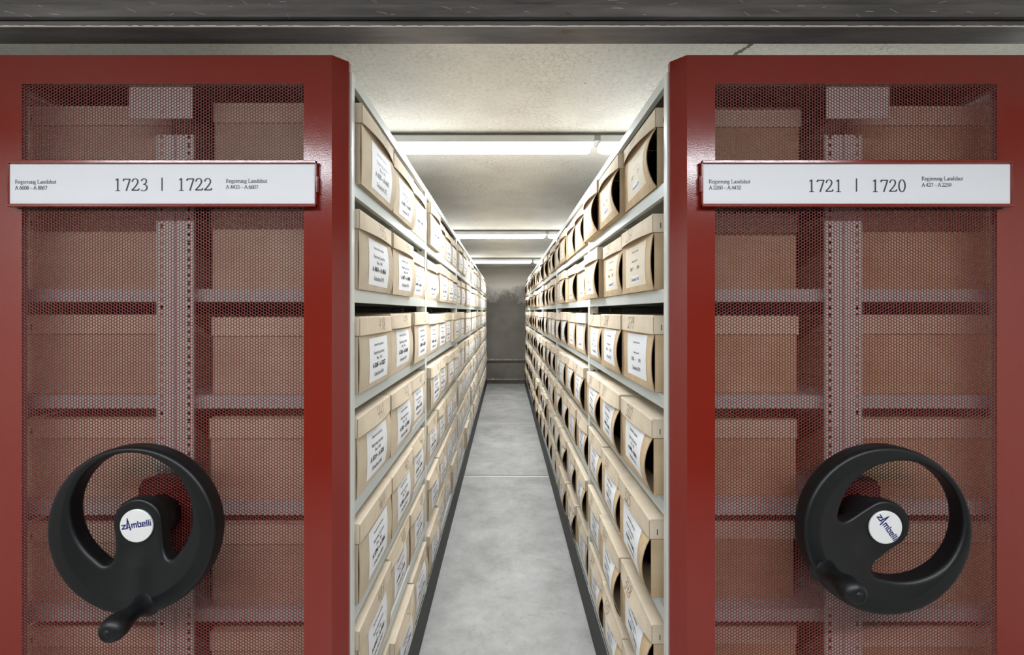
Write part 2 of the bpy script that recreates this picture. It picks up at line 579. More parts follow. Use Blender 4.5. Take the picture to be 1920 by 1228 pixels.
SERIF['9'] = (0.76, [[(0.74 - x, 1.0 - y) for x, y in st] for st in SERIF['6'][1]])


def serif_tris(s, cap, thick=0.105, thin=0.04, track=1.0):
    """flat pen-stroke faces of a line of serif lettering, from x=0, baseline at 0"""
    vs, fs, x = [], [], 0.0
    for ch in s:
        adv, strokes = SERIF[ch]
        for st in strokes:
            v, f = ribbon(st, thick, thin)
            n = len(vs)
            vs += [((x + a) * cap, b * cap) for a, b in v]
            fs += [tuple(n + i for i in q) for q in f]
        x += adv * track
    return vs, fs, x * cap


# single-line hand lettering for pencilled numbers
HAND = {
    '0': [arc(0.3, 0.5, 0.22, 0.5, 100, 470, 14)], '1': [[(0.15, 0.7), (0.35, 1), (0.3, 0)]],
    '2': [catmull([(0.05, 0.8), (0.3, 1), (0.5, 0.7), (0.25, 0.25), (0.0, 0.0), (0.3, 0.12), (0.6, 0.0)], 3)],
    '3': [catmull([(0.05, 0.9), (0.4, 1), (0.42, 0.7), (0.2, 0.52), (0.5, 0.4), (0.45, 0.05), (0.0, 0.05)], 3)],
    '4': [[(0.1, 1), (0.0, 0.4), (0.6, 0.45)], [(0.45, 0.95), (0.38, 0)]],
    '5': [[(0.55, 1), (0.15, 0.97), (0.1, 0.6)], catmull([(0.1, 0.6), (0.45, 0.55), (0.5, 0.2), (0.25, 0), (0, 0.08)], 3)],
    '6': [catmull([(0.45, 1), (0.12, 0.6), (0.05, 0.2), (0.3, 0), (0.5, 0.25), (0.3, 0.48), (0.08, 0.3)], 3)],
    '7': [[(0.0, 0.95), (0.55, 1), (0.25, 0)], [(0.12, 0.5), (0.5, 0.55)]],
    '8': [catmull([(0.45, 0.85), (0.2, 1), (0.1, 0.75), (0.45, 0.35), (0.3, 0), (0.05, 0.2), (0.4, 0.6), (0.45, 0.85)], 3)],
    '9': [catmull([(0.5, 0.8), (0.25, 1), (0.05, 0.75), (0.25, 0.5), (0.5, 0.8), (0.45, 0.3), (0.3, 0)], 3)],
}


def hand_tris(s, h, w=0.048):
    vs, fs, x = [], [], 0.0
    for ch in s:
        for st in HAND[ch]:
            v, f = ribbon([(a + 0.12 * b, b) for a, b in st], w, w)
            n = len(vs)
            vs += [((x + a) * h, b * h) for a, b in v]
            fs += [tuple(n + i for i in q) for q in f]
        x += 0.66
    return [(a - x * h / 2, b) for a, b in vs], fs


# ------------------------------------------------------------------ the room
def room():
    x0, x1, y0, y1 = -2.6, 2.7, -2.3, WALL_Y
    m = MB(); m.box(x0, x1, y0, y1, -0.12, 0.0)
    tag(m.build('floor', M['floor']), kind='structure', label='pale grey polished concrete floor of the aisle')
    m = MB(); m.box(x0, x1, y0, y1, CEIL, CEIL + 0.15)
    tag(m.build('ceiling', M['ceiling']), kind='structure', label='off-white stained concrete ceiling above the racks')
    m = MB(); m.box(x0 - 0.15, x0, y0, y1, -0.12, CEIL + 0.15)
    tag(m.build('wall_left', M['wall']), kind='structure')
    m = MB(); m.box(x1, x1 + 0.15, y0, y1, -0.12, CEIL + 0.15)
    tag(m.build('wall_right', M['wall']), kind='structure')
    m = MB(); m.box(x0 - 0.15, x1 + 0.15, y1, y1 + 0.15, -0.12, CEIL + 0.15)
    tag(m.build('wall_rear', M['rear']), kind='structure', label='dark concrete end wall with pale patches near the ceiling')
    m = MB(); m.box(x0 - 0.15, x1 + 0.15, y0 - 0.15, y0, -0.12, CEIL + 0.15)
    tag(m.build('wall_front', M['rear']), kind='structure')
    for nm, xa, xb in (('light_blocker_left', -1.47, -1.43), ('light_blocker_right', 1.45, 1.49)):  # unseen blockers, added to keep light off the outer shelves
        m = MB(); m.box(xa, xb, 1.34, y1, 0, 2.37)
        tag(m.build(nm, M['trunk']), kind='structure')
    # dirty seam that runs askew over the ceiling, right of the aisle
    m = MB()
    a, b = px(1396, 84, 1.78), px(1376, 104, 1.87)
    n = 26
    r = random.Random(3)
    for k in range(n):
        t = k / n
        x = 0.95 - 0.14 * t + r.uniform(-.004, .004)
        y = 1.70 + 0.42 * t
        m.box(x - r.uniform(.004, .012), x + r.uniform(.004, .010), y, y + 0.42 / n * r.uniform(.7, 1.2), CEIL - 0.0015, CEIL + 0.001)
    tag(m.build('trim_1', mat('dirt_brown_seam', srgb(118, 112, 100), 0.9)), kind='structure', label='dark dirty seam crossing the ceiling above the right panel')


room()


def beam():
    b = 0.74
    y0, y1 = b * FPX / (VY - 51.0), b * FPX / (VY - 82.0)
    z = EYE + b
    x0, x1 = -2.6, 2.7
    m = MB()
    m.box(x0, x1, y0 + 0.001, y1, z, z + 0.016)                   # lower plate
    m.box(x0, x1, y0 - 0.010, y1 - 0.002, z + 0.021, z + 0.052)     # flange edge above the groove
    m.box(x0, x1, y0 + 0.006, y1 - 0.006, z + 0.014, z + 0.023, 1)  # groove
    m.box(x0, x1, y0 + 0.004, y1 - 0.012, z + 0.050, CEIL)          # web
    # jagged bright weld bead along the groove
    r = random.Random(5)
    n = 260
    for k in range(n):
        xa = -1.75 + 3.5 * k / n
        h = r.uniform(0.0012, 0.0030)
        m.box(xa, xa + 3.5 / n, y0 - 0.0018, y0 + 0.004, z + 0.001, z + 0.001 + h, 2)
    # scratches on the flange edge
    for k in range(70):
        xa = r.uniform(-1.45, 1.45)
        za = z + r.uniform(0.022, 0.11)
        l, d = r.uniform(.006, .03), r.uniform(-.006, .012)
        yy = (y0 - 0.0105) if za < z + 0.05 else y0 + 0.0035
        m.quad((xa, yy, za), (xa + l, yy, za - d), (xa + l, yy, za - d + .0006), (xa, yy, za + .0006), 2)
    for k in range(60):      # a small irregular rust bloom
        xa, q = 0.158 + r.gauss(0, .009), r.random()
        s_ = r.uniform(.001, .0035)
        if q < .5:
            za = z + .022 + abs(r.gauss(0, .006))
            m.quad((xa, y0 - .0104, za), (xa + s_, y0 - .0104, za - .0004), (xa + s_ * .8, y0 - .0104, za + s_ * .6), (xa - .0003, y0 - .0104, za + s_ * .5), 3)
        else:
            ya = y0 + .002 + abs(r.gauss(0, .025))
            m.quad((xa, ya, z - .0003), (xa + s_, ya + .001, z - .0003), (xa + s_ * .8, ya + s_, z - .0003), (xa - .0004, ya + s_ * 1.2, z - .0003), 3)
    o = m.build('steel_beam', [M['black_steel'], M['black'], mat('bare_bright_steel', srgb(236, 230, 222), 0.45), mat('rust_spot', srgb(112, 66, 42), 0.8)])
    tag(o, 'dark steel beam with a bright groove running across under the ceiling', 'beam', kind='structure')


beam()


# ------------------------------------------------------------------ ceiling lights
def light_row(Y, xs, word, first=False):
    m = MB()
    m.box(min(x for x, _ in xs) - 0.02, max(x for _, x in xs) + 0.02, Y - 0.03, Y + 0.03, CEIL - 0.022, CEIL)
    tag(m.build('cable_trunking', M['trunk']), 'flat grey cable trunking on the ceiling above the %s light row' % word, 'trunking', 'ceiling cable trunking')
    for i, (xa, xb) in enumerate(xs):
        e = empty('ceiling_light', ((xa + xb) / 2, Y, CEIL - 0.12))
        h = (xb - xa) / 2
        where = {0: 'far left', 1: 'left', 2: 'right', 3: 'far right'}[i]
        tag(e, 'long white fluorescent ceiling light, %s of the %s row' % (where, word), 'ceiling light', 'fluorescent ceiling lights')
        m = MB()
        pr = [(-0.055, 0.0632), (0.055, 0.0632), (0.058, 0.098), (-0.058, 0.098)]
        n = len(m.v)
        for sx in (-h, h):
            m.v += [(sx, p[0], p[1]) for p in pr]
        m.f += [(n, n + 1, n + 5, n + 4), (n + 1, n + 2, n + 6, n + 5), (n + 2, n + 3, n + 7, n + 6), (n + 3, n, n + 4, n + 7), (n + 3, n + 2, n + 1, n), (n + 4, n + 5, n + 6, n + 7)]
        m.mi += [0] * 6
        m.build('housing', M['lamp_body'], e)
        m = MB()
        prof = [(-0.054, 0.063), (-0.052, 0.040), (-0.042, 0.026), (-0.025, 0.020), (0.025, 0.020), (0.042, 0.026), (0.052, 0.040), (0.054, 0.063)]
        n = len(m.v)
        for sx, k in ((-h + 0.012, 0.8), (-h + 0.004, 0), (h - 0.004, 0), (h - 0.012, 0.8)):
            pass
        L = [(-h + 0.030, 0), (h - 0.030, 0)]
        for sx, _ in L:
            m.v += [(sx + (0.0 if p[1] < 0.03 else math.copysign(0.022, sx)) + math.copysign(0.004, sx), p[0], p[1]) for p in prof]
        k = len(prof)
        for q in range(k - 1):
            m.f.append((n + q, n + q + 1, n + k + q + 1, n + k + q)); m.mi.append(0)
        m.f.append(tuple(n + q for q in reversed(range(k)))); m.mi.append(0)
        m.f.append(tuple(n + k + q for q in range(k))); m.mi.append(0)
        m.build('diffuser', M['diffuser'], e, smooth=False)
        for s in (-1, 1):
            m = MB()
            m.box(s * h - 0.004, s * h + 0.001 * s, -0.056, 0.056, 0.066, 0.088)
            m.build('end_cap', M['trunk'], e)
        m = MB()
        m.box(-h - 0.0, h, -0.034, 0.034, 0.097, 0.1)
        if i < len(xs) - 1:
            m.box(h + 0.001, h + 0.034, -0.05, 0.052, 0.072, 0.096)
        m.build('mounting_plate', M['trunk'], e)
        ld = bpy.data.lights.new('lamp_glow', 'AREA')
        ld.shape = 'RECTANGLE'
        ld.size, ld.size_y = 2 * h - 0.08, 0.08
        ld.energy = LAMP_WATTS[word]
        ld.color = (0.89, 0.95, 1.0)
        lo = bpy.data.objects.new('lamp_glow', ld)
        COL.objects.link(lo)
        lo.parent = e
        lo.location = (0, 0, 0.0185)


XS = [(-2.535, -1.035), (-1.0, 0.5), (0.535, 2.035)]
light_row(-0.45, XS, 'front')
light_row(2.69, XS[1:], 'nearest aisle')
light_row(5.85, XS[1:], 'middle aisle')
light_row(8.87, XS[1:], 'furthest aisle')


# ------------------------------------------------------------------ floor rails, wall pipes
for y, h, w in ((4.865, 0.032, 'nearest'), (7.19, 0.036, 'middle'), (9.95, 0.045, 'furthest')):
    m = MB()
    m.box(-1.34, 1.38, y - h, y - h * 0.35, 0.0, 0.0016, 0)
    m.box(-1.34, 1.38, y - h * 0.35, y + h * 0.3, 0.0, 0.0008, 1)
    m.box(-1.34, 1.38, y + h * 0.3, y + h * 0.75, 0.0, 0.0016, 2)
    tag(m.build('floor_rail', [M['rail'], M['black'], M['trunk']]), 'flat steel floor rail crossing the aisle, %s of three' % w, 'rail', 'floor rails')

for z, w in ((0.573, 'upper'), (0.118, 'lower')):
    e = empty('wall_pipe', (0, WALL_Y - 0.06, z))
    tag(e, '%s thin dull copper pipe along the dark end wall' % w, 'pipe', 'end wall pipes')
    m = MB()
    m.lathe([(0.016, -2.3), (0.016, 2.3)], 14, 'x')
    m.build('pipe', M['pipe'], e, smooth=True)
    for xx in (-1.6, -0.29, 1.2):
        m = MB()
        m.lathe([(0.024, xx - 0.012), (0.024, xx + 0.012)], 14, 'x')
        m.box(xx - 0.008, xx + 0.008, 0.0, 0.058, -0.008, 0.008)
        m.box(xx - 0.012, xx + 0.012, -0.006, 0.006, 0.02, 0.036)
        m.build('pipe_clamp', M['pipe'], e)


# ------------------------------------------------------------------ perforated sheet
def perforated_mesh(w, h, pitch=0.0084, d=0.0071, t=0.0016):
    """staggered round holes cut through a thin sheet; the sheet hangs from z=0 down, centred on x, front at y=0"""
    cs = pitch * math.sqrt(3) / 2
    nc = int(w / cs)
    nr = int(h / pitch)
    R = pitch / math.sqrt(3)
    a = np.radians(np.arange(12) * 30.0)
    rad_out = np.where(np.arange(12) % 2 == 0, R, pitch / 2)
    outer = np.stack([np.cos(a) * rad_out, np.sin(a) * rad_out], 1)
    inner = np.stack([np.cos(a), np.sin(a)], 1) * (d / 2)
    ci, ri = np.meshgrid(np.arange(nc), np.arange(nr), indexing='ij')
    cx = (ci.ravel() - (nc - 1) / 2) * cs
    cz = -(ri.ravel() + 0.5) * pitch - (ci.ravel() % 2) * pitch / 2
    n = len(cx)
    V = np.zeros((n, 36, 3), np.float32)
    V[:, :12, 0] = cx[:, None] + outer[None, :, 0]
    V[:, :12, 2] = cz[:, None] + outer[None, :, 1]
    V[:, 12:24, 0] = cx[:, None] + inner[None, :, 0]
    V[:, 12:24, 2] = cz[:, None] + inner[None, :, 1]
    V[:, 24:, 0] = V[:, 12:24, 0]
    V[:, 24:, 2] = V[:, 12:24, 2]
    V[:, 24:, 1] = t
    k = np.arange(12)
    k2 = (k + 1) % 12
    q1 = np.stack([k, k2, 12 + k2, 12 + k], 1)
    q2 = np.stack([12 + k, 12 + k2, 24 + k2, 24 + k], 1)
    Q = np.concatenate([q1, q2], 0)
    F = (Q[None] + (np.arange(n) * 36)[:, None, None]).reshape(-1, 4).astype(np.int32)
    me = bpy.data.meshes.new('perforated_sheet')
    me.vertices.add(n * 36)
    me.vertices.foreach_set('co', V.ravel())
    me.loops.add(F.size)
    me.loops.foreach_set('vertex_index', F.ravel())
    me.polygons.add(len(F))
    me.polygons.foreach_set('loop_start', np.arange(len(F), dtype=np.int32) * 4)
    me.polygons.foreach_set('loop_total', np.full(len(F), 4, np.int32))
    me.update(calc_edges=True)
    me.materials.append(M['red_sheet'])
    return me, nc * cs


SHEET_TOP = 2.309
SHEET_H = 1.98
sheet_me, SHEET_W = perforated_mesh(0.758, SHEET_H)
SHEET_BOT = SHEET_TOP - SHEET_H


# ------------------------------------------------------------------ handwheel
def wheel_body_mesh():
    R = 0.2065
    cu = bpy.data.curves.new('w', 'CURVE')
    cu.dimensions = '2D'
    cu.fill_mode = 'BOTH'
    cu.extrude = 0.016
    cu.bevel_depth = 0.009
    cu.bevel_resolution = 3
    cu.offset = -0.009

    def poly(pts):
        sp = cu.splines.new('POLY')
        sp.points.add(len(pts) - 1)
        for p, c in zip(sp.points, pts):
            p.co = (c[0], c[1], 0, 1)
        sp.use_cyclic_u = True
    poly([(R * math.cos(2 * math.pi * k / 96), R * math.sin(2 * math.pi * k / 96)) for k in range(96)])
    # crescent opening: a circle set above the centre, minus the hub tongue
    rc, cy, rt = 0.149, 0.042, 0.060
    nr = 0.019
    pts = []
    # big arc from right notch over the top to the left notch
    a0 = math.degrees(math.asin(-0.108 / rc))
    for k in range(49):
        a = math.radians(-44 + (268) * k / 48)
        pts.append((rc * math.cos(a), cy + rc * math.sin(a)))
    # left notch: rounded end
    xl = -rt - nr * 1.0
    pts += [(x, y) for x, y in catmull([(-0.100, -0.070), (-0.085, -0.082), (-0.072, -0.080), (-0.063, -0.066), (-rt, -0.045)], 4)]
    for k in range(1, 24):
        a = math.radians(180 - 180 * k / 24)
        pts.append((rt * math.cos(a), 0.012 + rt * math.sin(a)))
    pts += [(x, y) for x, y in catmull([(rt, -0.045), (0.063, -0.066), (0.072, -0.080), (0.085, -0.082), (0.100, -0.070)], 4)]
    poly(pts)
    o = bpy.data.objects.new('w', cu)
    COL.objects.link(o)
    rm = o.modifiers.new('r', 'REMESH')
    rm.mode = 'VOXEL'
    rm.voxel_size = 0.0034
    rm.use_smooth_shade = True
    me0 = from_object(o, 'w0')
    bpy.data.objects.remove(o)
    o = bpy.data.objects.new('w', me0)
    COL.objects.link(o)
    rm = o.modifiers.new('r', 'REMESH')
    rm.mode = 'VOXEL'
    rm.voxel_size = 0.0034
    rm.use_smooth_shade = True
    sm = o.modifiers.new('s', 'SMOOTH')
    sm.iterations = 5
    me = from_object(o, 'handwheel_body', [M['plastic']])
    bpy.data.objects.remove(o)
    # curve lies in x,y with thickness z: stand it up and dish the front towards the hub
    for v in me.vertices:
        x, y, z = v.co
        r = math.hypot(x, y)
        f = min(1.0, r / 0.17)
        dish = 0.026 * (1 - f * f)
        # the arm that carries the crank stands proud as a soft ridge
        if y < 0:
            dish -= 0.006 * math.exp(-((x / 0.03) ** 2)) * max(0, min(1, (-y - 0.045) / 0.05)) * (1 if r < 0.185 else 0.3)
        depth = 0.0275 - z            # 0 at the front, growing to the back
        front = max(0.0, 1 - depth / 0.05)
        v.co = (x, depth + dish * (0.35 + 0.65 * front), y)
    for p in me.polygons:
        p.use_smooth = True
    me.update()
    return me


wheel_me = wheel_body_mesh()


def crank_mesh():
    m = MB()
    prof = [(0.036, 0.008), (0.029, 0.003), (0.023, -0.008), (0.0195, -0.020), (0.0185, -0.032), (0.020, -0.044), (0.0235, -0.058), (0.0268, -0.068),
            (0.0285, -0.078), (0.0285, -0.088), (0.0245, -0.100), (0.0165, -0.107), (0.0145, -0.1075), (0.0125, -0.1065), (0.0075, -0.1065), (0.007, -0.108), (0.0001, -0.108)]
    m.lathe(prof, 36, 'y')
    return m.mesh('crank_handle', [M['plastic']], smooth=True)


crank_me = crank_mesh()


def badge_mesh():
    m = MB()
    m.lathe([(0.0001, 0.0), (0.0395, 0.0), (0.0408, 0.0008), (0.0408, 0.004)], 56, 'y', mi=0)
    y = -0.0006

    def put(tr, x0, z0, s=1.0):
        vs, fs = tr
        m.tris([(x0 + a * s, y, z0 + b * s) for a, b in vs], fs, 1)

    def bars(lst):
        for (x0, x1, z0, z1) in lst:
            m.quad((x0, y, z0), (x1, y, z0), (x1, y, z1), (x0, y, z1), 1)
    h, t = 0.0105, 0.0024
    # squared technical lettering: z, tall spiked A, m b e l l i
    x = -0.033
    z0 = -0.0035
    m.quad((x, y, z0 + h - t), (x + .011, y, z0 + h - t), (x + .011, y, z0 + h), (x, y, z0 + h), 1)
    m.quad((x, y, z0), (x + .013, y, z0), (x + .013, y, z0 + t), (x, y, z0 + t), 1)
    m.quad((x, y, z0 + t * .6), (x + .0035, y, z0 + t * .6), (x + .011, y, z0 + h - t * .6), (x + .0075, y, z0 + h - t * .6), 1)
    ax = x + 0.016
    m.tris([(ax - .0055, y, z0), (ax - .0022, y, z0), (ax + .0006, y, z0 + .0165), (ax - .0006, y, z0 + .026)], [(0, 1, 2, 3)], 1)
    m.tris([(ax + .0022, y, z0 - .004), (ax + .0055, y, z0 - .0045), (ax + .0010, y, z0 + .022), (ax - .0006, y, z0 + .026), (ax + .0002, y, z0 + .012)], [(0, 1, 2, 3, 4)], 1)
    bars([(ax - .004, ax + .003, z0 + .0025, z0 + .0042)])
    x = ax + 0.0068
    bars([(x, x + t, z0, z0 + h), (x, x + .0125, z0 + h - t, z0 + h), (x + .005, x + .005 + t, z0, z0 + h), (x + .0102, x + .0102 + t, z0, z0 + h)])
    x += 0.0142
    bars([(x, x + t, z0, z0 + h + .0038), (x, x + .0085, z0, z0 + t), (x + .0085 - t, x + .0085, z0, z0 + h), (x + t + .001, x + .0085, z0 + h - t, z0 + h)])
    x += 0.0101
    bars([(x, x + t, z0, z0 + h), (x, x + .0085, z0, z0 + t), (x, x + .0085, z0 + h - t, z0 + h), (x + .0085 - t, x + .0085, z0 + h * .45, z0 + h), (x + .002, x + .0085, z0 + h * .4, z0 + h * .4 + .002)])
    x += 0.0101
    bars([(x, x + t, z0, z0 + h + .0038)])
    x += 0.0042
    bars([(x, x + t, z0, z0 + h + .0038)])
    x += 0.0042
    bars([(x, x + t, z0, z0 + h - .0005), (x, x + t, z0 + h + .0012, z0 + h + .0038)])
    ink = set(i for f, q in zip(m.f, m.mi) if q == 1 for i in f)
    m.v = [(a * 1.09, b, c * 1.09) if i in ink else (a, b, c) for i, (a, b, c) in enumerate(m.v)]
    return m.mesh('badge', [M['badge'], M['logo_blue']])


badge_me = badge_mesh()


# ------------------------------------------------------------------ shelving units
def perf_strip(m, x0, x1, z0, z1, y, slots, sw, sh, pitch, t=0.0015, zoff=0.02):
    """upright steel strip facing -y, with columns of slots punched through it; slots = x centres"""
    edges = [x0]
    for s in slots:
        edges += [s - sw / 2, s + sw / 2]
    edges.append(x1)
    for i in range(0, len(edges), 2):
        m.box(edges[i], edges[i + 1], y, y + t, z0, z1)
    for s in slots:
        z = z0
        k = z0 + zoff
        while k < z1:
            m.box(s - sw / 2, s + sw / 2, y, y + t, z, min(k, z1))
            z = k + sh
            k += pitch
        if z < z1:
            m.box(s - sw / 2, s + sw / 2, y, y + t, z, z1)


def sign_strip(parent, cx_px, x0p, x1p, items, labels):
    Y = 1.238
    xa, xb = px(x0p, 0, Y)[0], px(x1p, 0, Y)[0]
    zt, zb = px(0, 300.5, Y)[2], px(0, 388, Y)[2]
    m = MB()
    m.box(xa + 0.003, xb - 0.003, Y + 0.004, Y + 0.010, zb + 0.002, zt - 0.002)   # back plate
    for z0, z1 in ((zt - 0.0085, zt), (zb, zb + 0.0085)):     # rolled rails
        m.box(xa, xb, Y - 0.004, Y + 0.010, z0, z1)
    for xx in (xa, xb - 0.003):
        m.box(xx, xx + 0.003, Y - 0.001, Y + 0.010, zb, zt)
    for xx in (xa - 0.003, xb):
        m.box(xx, xx + 0.003, Y, Y + 0.012, (zt + zb) / 2 - 0.022, (zt + zb) / 2 + 0.022)
    for xx in (xa + 0.08, xb - 0.08):
        m.box(xx - 0.01, xx + 0.01, Y + 0.009, ZP + 0.001, (zt + zb) / 2 - 0.02, (zt + zb) / 2 + 0.02)
    o = m.build('sign_holder', M['red'], parent, bevel=0.0015)
    m = MB()
    m.box(xa + 0.0032, xb - 0.0032, Y + 0.0022, Y + 0.0034, zb + 0.0087, zt - 0.0087)
    for s, xp, yp, capx, th, tn, tr in items:
        sc = Y / FPX
        vs, fs, w = serif_tris(s, capx * sc, th, tn, tr)
        bx, _, bz = px(xp, yp, Y)
        m.tris([(bx + a, Y + 0.0017, bz + b) for a, b in vs], fs, 1)
    p = m.build('paper_strip', [M['paper_strip'], M['sign_ink']], o)
    p['label'] = 'white paper strip printed ' + labels
    return o


def shelving_unit(side):
    """side -1: left rack, +1: right rack; x below runs from the aisle face outwards"""
    face = FACE_L if side < 0 else FACE_R
    cxm = side * (0.916 if side < 0 else 0.938)
    depth = 0.966
    outer = face + depth
    word = 'left' if side < 0 else 'right'
    u = empty('mobile_shelving_unit', (cxm, ZP, 0.0))
    tag(u, 'mobile shelving unit with red perforated end panel and handwheel, %s of the aisle' % word, 'shelving', 'mobile shelving units')
    inv = Matrix.Translation((-cxm, -ZP, 0.0))

    def add(m, name, mats, bevel=0.0, parent=u, smooth=False):
        m.v = [(a - cxm, b - ZP, c) for a, b, c in m.v] if parent is u else m.v
        return m.build(name, mats, parent, smooth, bevel)

    def S(a):           # distance from the camera axis -> world x
        return side * a
    # --- end panel: folded red sheet frame round the perforated field
    xi, xo = face + 0.005, face + 0.005 + 0.972      # inner and outer side
    c = 0.034
    xm0, xm1 = abs(cxm) - SHEET_W / 2, abs(cxm) + SHEET_W / 2
    PT = 2.386
    PB = 0.10
    m = MB()
    ft = 0.0016

    def plate(a0, a1, z0, z1):
        m.box(S(a0), S(a1), ZP, ZP + ft, z0, z1)
    zt, zb = SHEET_TOP - 0.0005, SHEET_BOT + 0.002
    plate(xi + c, xm0 + 0.0015, PB, PT)
    plate(xm1 - 0.0015, xo - c, PB, PT)
    plate(xm0 + 0.0015, xm1 - 0.0015, zt, PT)
    plate(xm0 + 0.0015, xm1 - 0.0015, PB, zb)
    for a, b2 in ((xi, xi + c), (xo, xo - c)):     # 45 degree folds and side returns
        pts = [(S(b2), ZP), (S(a), ZP + c), (S(a), ZP + c + 0.014)]
        for (p, q) in zip(pts, pts[1:]):
            m.quad((p[0], p[1], PB), (q[0], q[1], PB), (q[0], q[1], PT), (p[0], p[1], PT))
        m.quad((S(a), ZP + c + 0.014, PB), (S(a + (0.012 if a == xi else -0.012)), ZP + c + 0.014, PB), (S(a + (0.012 if a == xi else -0.012)), ZP + c + 0.014, PT), (S(a), ZP + c + 0.014, PT))
    for z in (PT, PB):      # top and bottom returns
        n = len(m.v)
        ring = [(S(xi + c), ZP), (S(xo - c), ZP), (S(xo), ZP + c), (S(xo), ZP + c + 0.014), (S(xi), ZP + c + 0.014), (S(xi), ZP + c)]
        m.v += [(a, b, z) for a, b in ring]
        m.f.append(tuple(range(n, n + 6)))
        m.mi.append(0)
    panel = add(m, 'end_panel', M['red'])
    sh = obj('perforated_sheet', sheet_me, panel)
    sh.location = (0, 0.0004, SHEET_TOP)
    # --- name strip
    if side < 0:
        sign_strip_parent = u
        items = [('Regierung Landshut', 26.5, 343.8, 6.9, 0.15, 0.085, 0.95), ('A 6608 \u2013 A 8867', 26.5, 355.2, 6.9, 0.15, 0.085, 0.84),
                 ('1723', 211.0, 357.5, 23.0, 0.125, 0.055, 0.96), ('|', 299.5, 357.5, 24.0, 0.10, 0.05, 1), ('1722', 330.5, 357.0, 23.0, 0.125, 0.055, 0.96),
                 ('Regierung Landshut', 422.5, 342.2, 6.9, 0.15, 0.085, 0.95), ('A 4433 \u2013 A 6607', 422.5, 353.6, 6.9, 0.15, 0.085, 0.84)]
        so = sign_strip(u, 303, 14.5, 592, items, '1723 | 1722')
    else:
        items = [('Regierung Landshut', 1329.5, 343.2, 6.9, 0.15, 0.085, 0.95), ('A 2260 \u2013 A 4432', 1329.5, 354.8, 6.9, 0.15, 0.085, 0.84),
                 ('1721', 1514.0, 359.5, 23.0, 0.125, 0.055, 0.96), ('|', 1603.5, 359.0, 24.0, 0.10, 0.05, 1), ('1720', 1633.5, 359.5, 23.0, 0.125, 0.055, 0.96),
                 ('Regierung Landshut', 1729, 337.8, 6.9, 0.15, 0.085, 0.95), ('A 427 \u2013 A 2259', 1729, 349.6, 6.9, 0.15, 0.085, 0.84)]
        so = sign_strip(u, 1607, 1316.5, 1898, items, '1721 | 1720')
    so.location = (-cxm, -ZP, 0)
    # --- handwheel on its shaft
    rot = math.radians(5.3 if side < 0 else -58)
    w = obj('handwheel', wheel_me, u)
    w.location = (0, 1.142 - ZP, EYE - 0.538)
    w.rotation_euler = (0, -rot, 0)
    k = obj('crank_handle', crank_me, w)
    ca = math.radians(-90 + (5 if side < 0 else -1))
    k.location = (0.180 * math.cos(ca), 0.004, 0.180 * math.sin(ca))
    b = obj('badge', badge_me, w)
    b.location = (0.001, 0.0215, 0.006)
    b.rotation_euler = (0, -math.radians(3), 0)
    b['label'] = 'round white badge with small dark blue lettering'
    m = MB()
    m.lathe([(0.054, 0.045), (0.057, 0.05), (0.057, 0.085), (0.052, 0.092), (0.05, ZP - 1.142 - 0.001)], 40, 'y')
    m.build('hub_sleeve', M['plastic'], w, smooth=True)
    # dark red gear housing seen through the sheet behind the hub
    m = MB()
    gz = EYE - 0.535
    pts = [(-0.07, -0.12), (0.07, -0.12), (0.07, 0.06), (0.058, 0.082), (0.035, 0.09), (-0.035, 0.09), (-0.058, 0.082), (-0.07, 0.06)]
    n = len(m.v)
    for yy in (0.006, 0.034):
        m.v += [(a, yy, gz + bb) for a, bb in pts]
    q = len(pts)
    m.f.append(tuple(range(n, n + q))); m.mi.append(0)
    m.f.append(tuple(reversed(range(n + q, n + 2 * q)))); m.mi.append(0)
    for i in range(q):
        j = (i + 1) % q
        m.f.append((n + i, n + q + i, n + q + j, n + j)); m.mi.append(0)
    m.build('gear_housing', M['red_dark'], u)
    # bright steel plates behind the sheet
    m = MB()
    off = 0.016 * side
    m.box(-0.085 + off, 0.085 + off, 0.014, 0.017, 2.222, 2.352)
    m.lathe([(0.0001, 0.008), (0.008, 0.009), (0.010, 0.014)], 12, 'y', (0.0 + off, 0, 2.246))
    m.build('head_plate', M['post'], u)
    m = MB()
    m.box(-0.055, 0.055, 0.037, 0.040, 0.883, 1.14)
    m.build('drive_plate', M['post'], u)
    # --- uprights
    for i, (ya, yb) in enumerate(POSTS):
        zt = TOPZ - 0.002 if i else TOPZ - 0.002
        for fa, sgn in ((face, 1), (outer, -1)):
            m = MB()
            # face strip plus returns with slots
            m.box(S(fa), S(fa + sgn * 0.002), ya, yb, 0.20, zt)
            if yb - ya > 0.03:
                m.box(S(fa + sgn * 0.002), S(fa + sgn * 0.0026), (ya + yb) / 2 - 0.0012, (ya + yb) / 2 + 0.0012, 0.2, zt)
            a0, a1 = sorted((S(fa + sgn * 0.002), S(fa + sgn * 0.045)))
            if i == 0:
                m.box(a0, a1, ya, ya + 0.0015, 0.2, zt)
            perf_strip(m, a0, a1, 0.2, zt, (ya if i else yb - 0.0015), [(a0 + a1) / 2], 0.012, 0.022, 0.05)
            add(m, 'upright', M['post'])
        m = MB()
        cx = S((face + outer) / 2)
        cx = cxm
        if i == 0:
            perf_strip(m, cx - 0.052, cx - 0.001, 0.2, 2.19, ya + 0.002, [cx - 0.038], 0.009, 0.012, 0.0225)
            perf_strip(m, cx + 0.001, cx + 0.052, 0.2, 2.19, ya + 0.002, [cx + 0.038], 0.009, 0.012, 0.0225)
        else:
            m.box(cx - 0.02, cx + 0.02, ya, yb, 0.2, 2.34)
        add(m, 'centre_upright', M['post'])
    # --- shelves: a folded pan for every level of every bay
    shelf_cache = {}
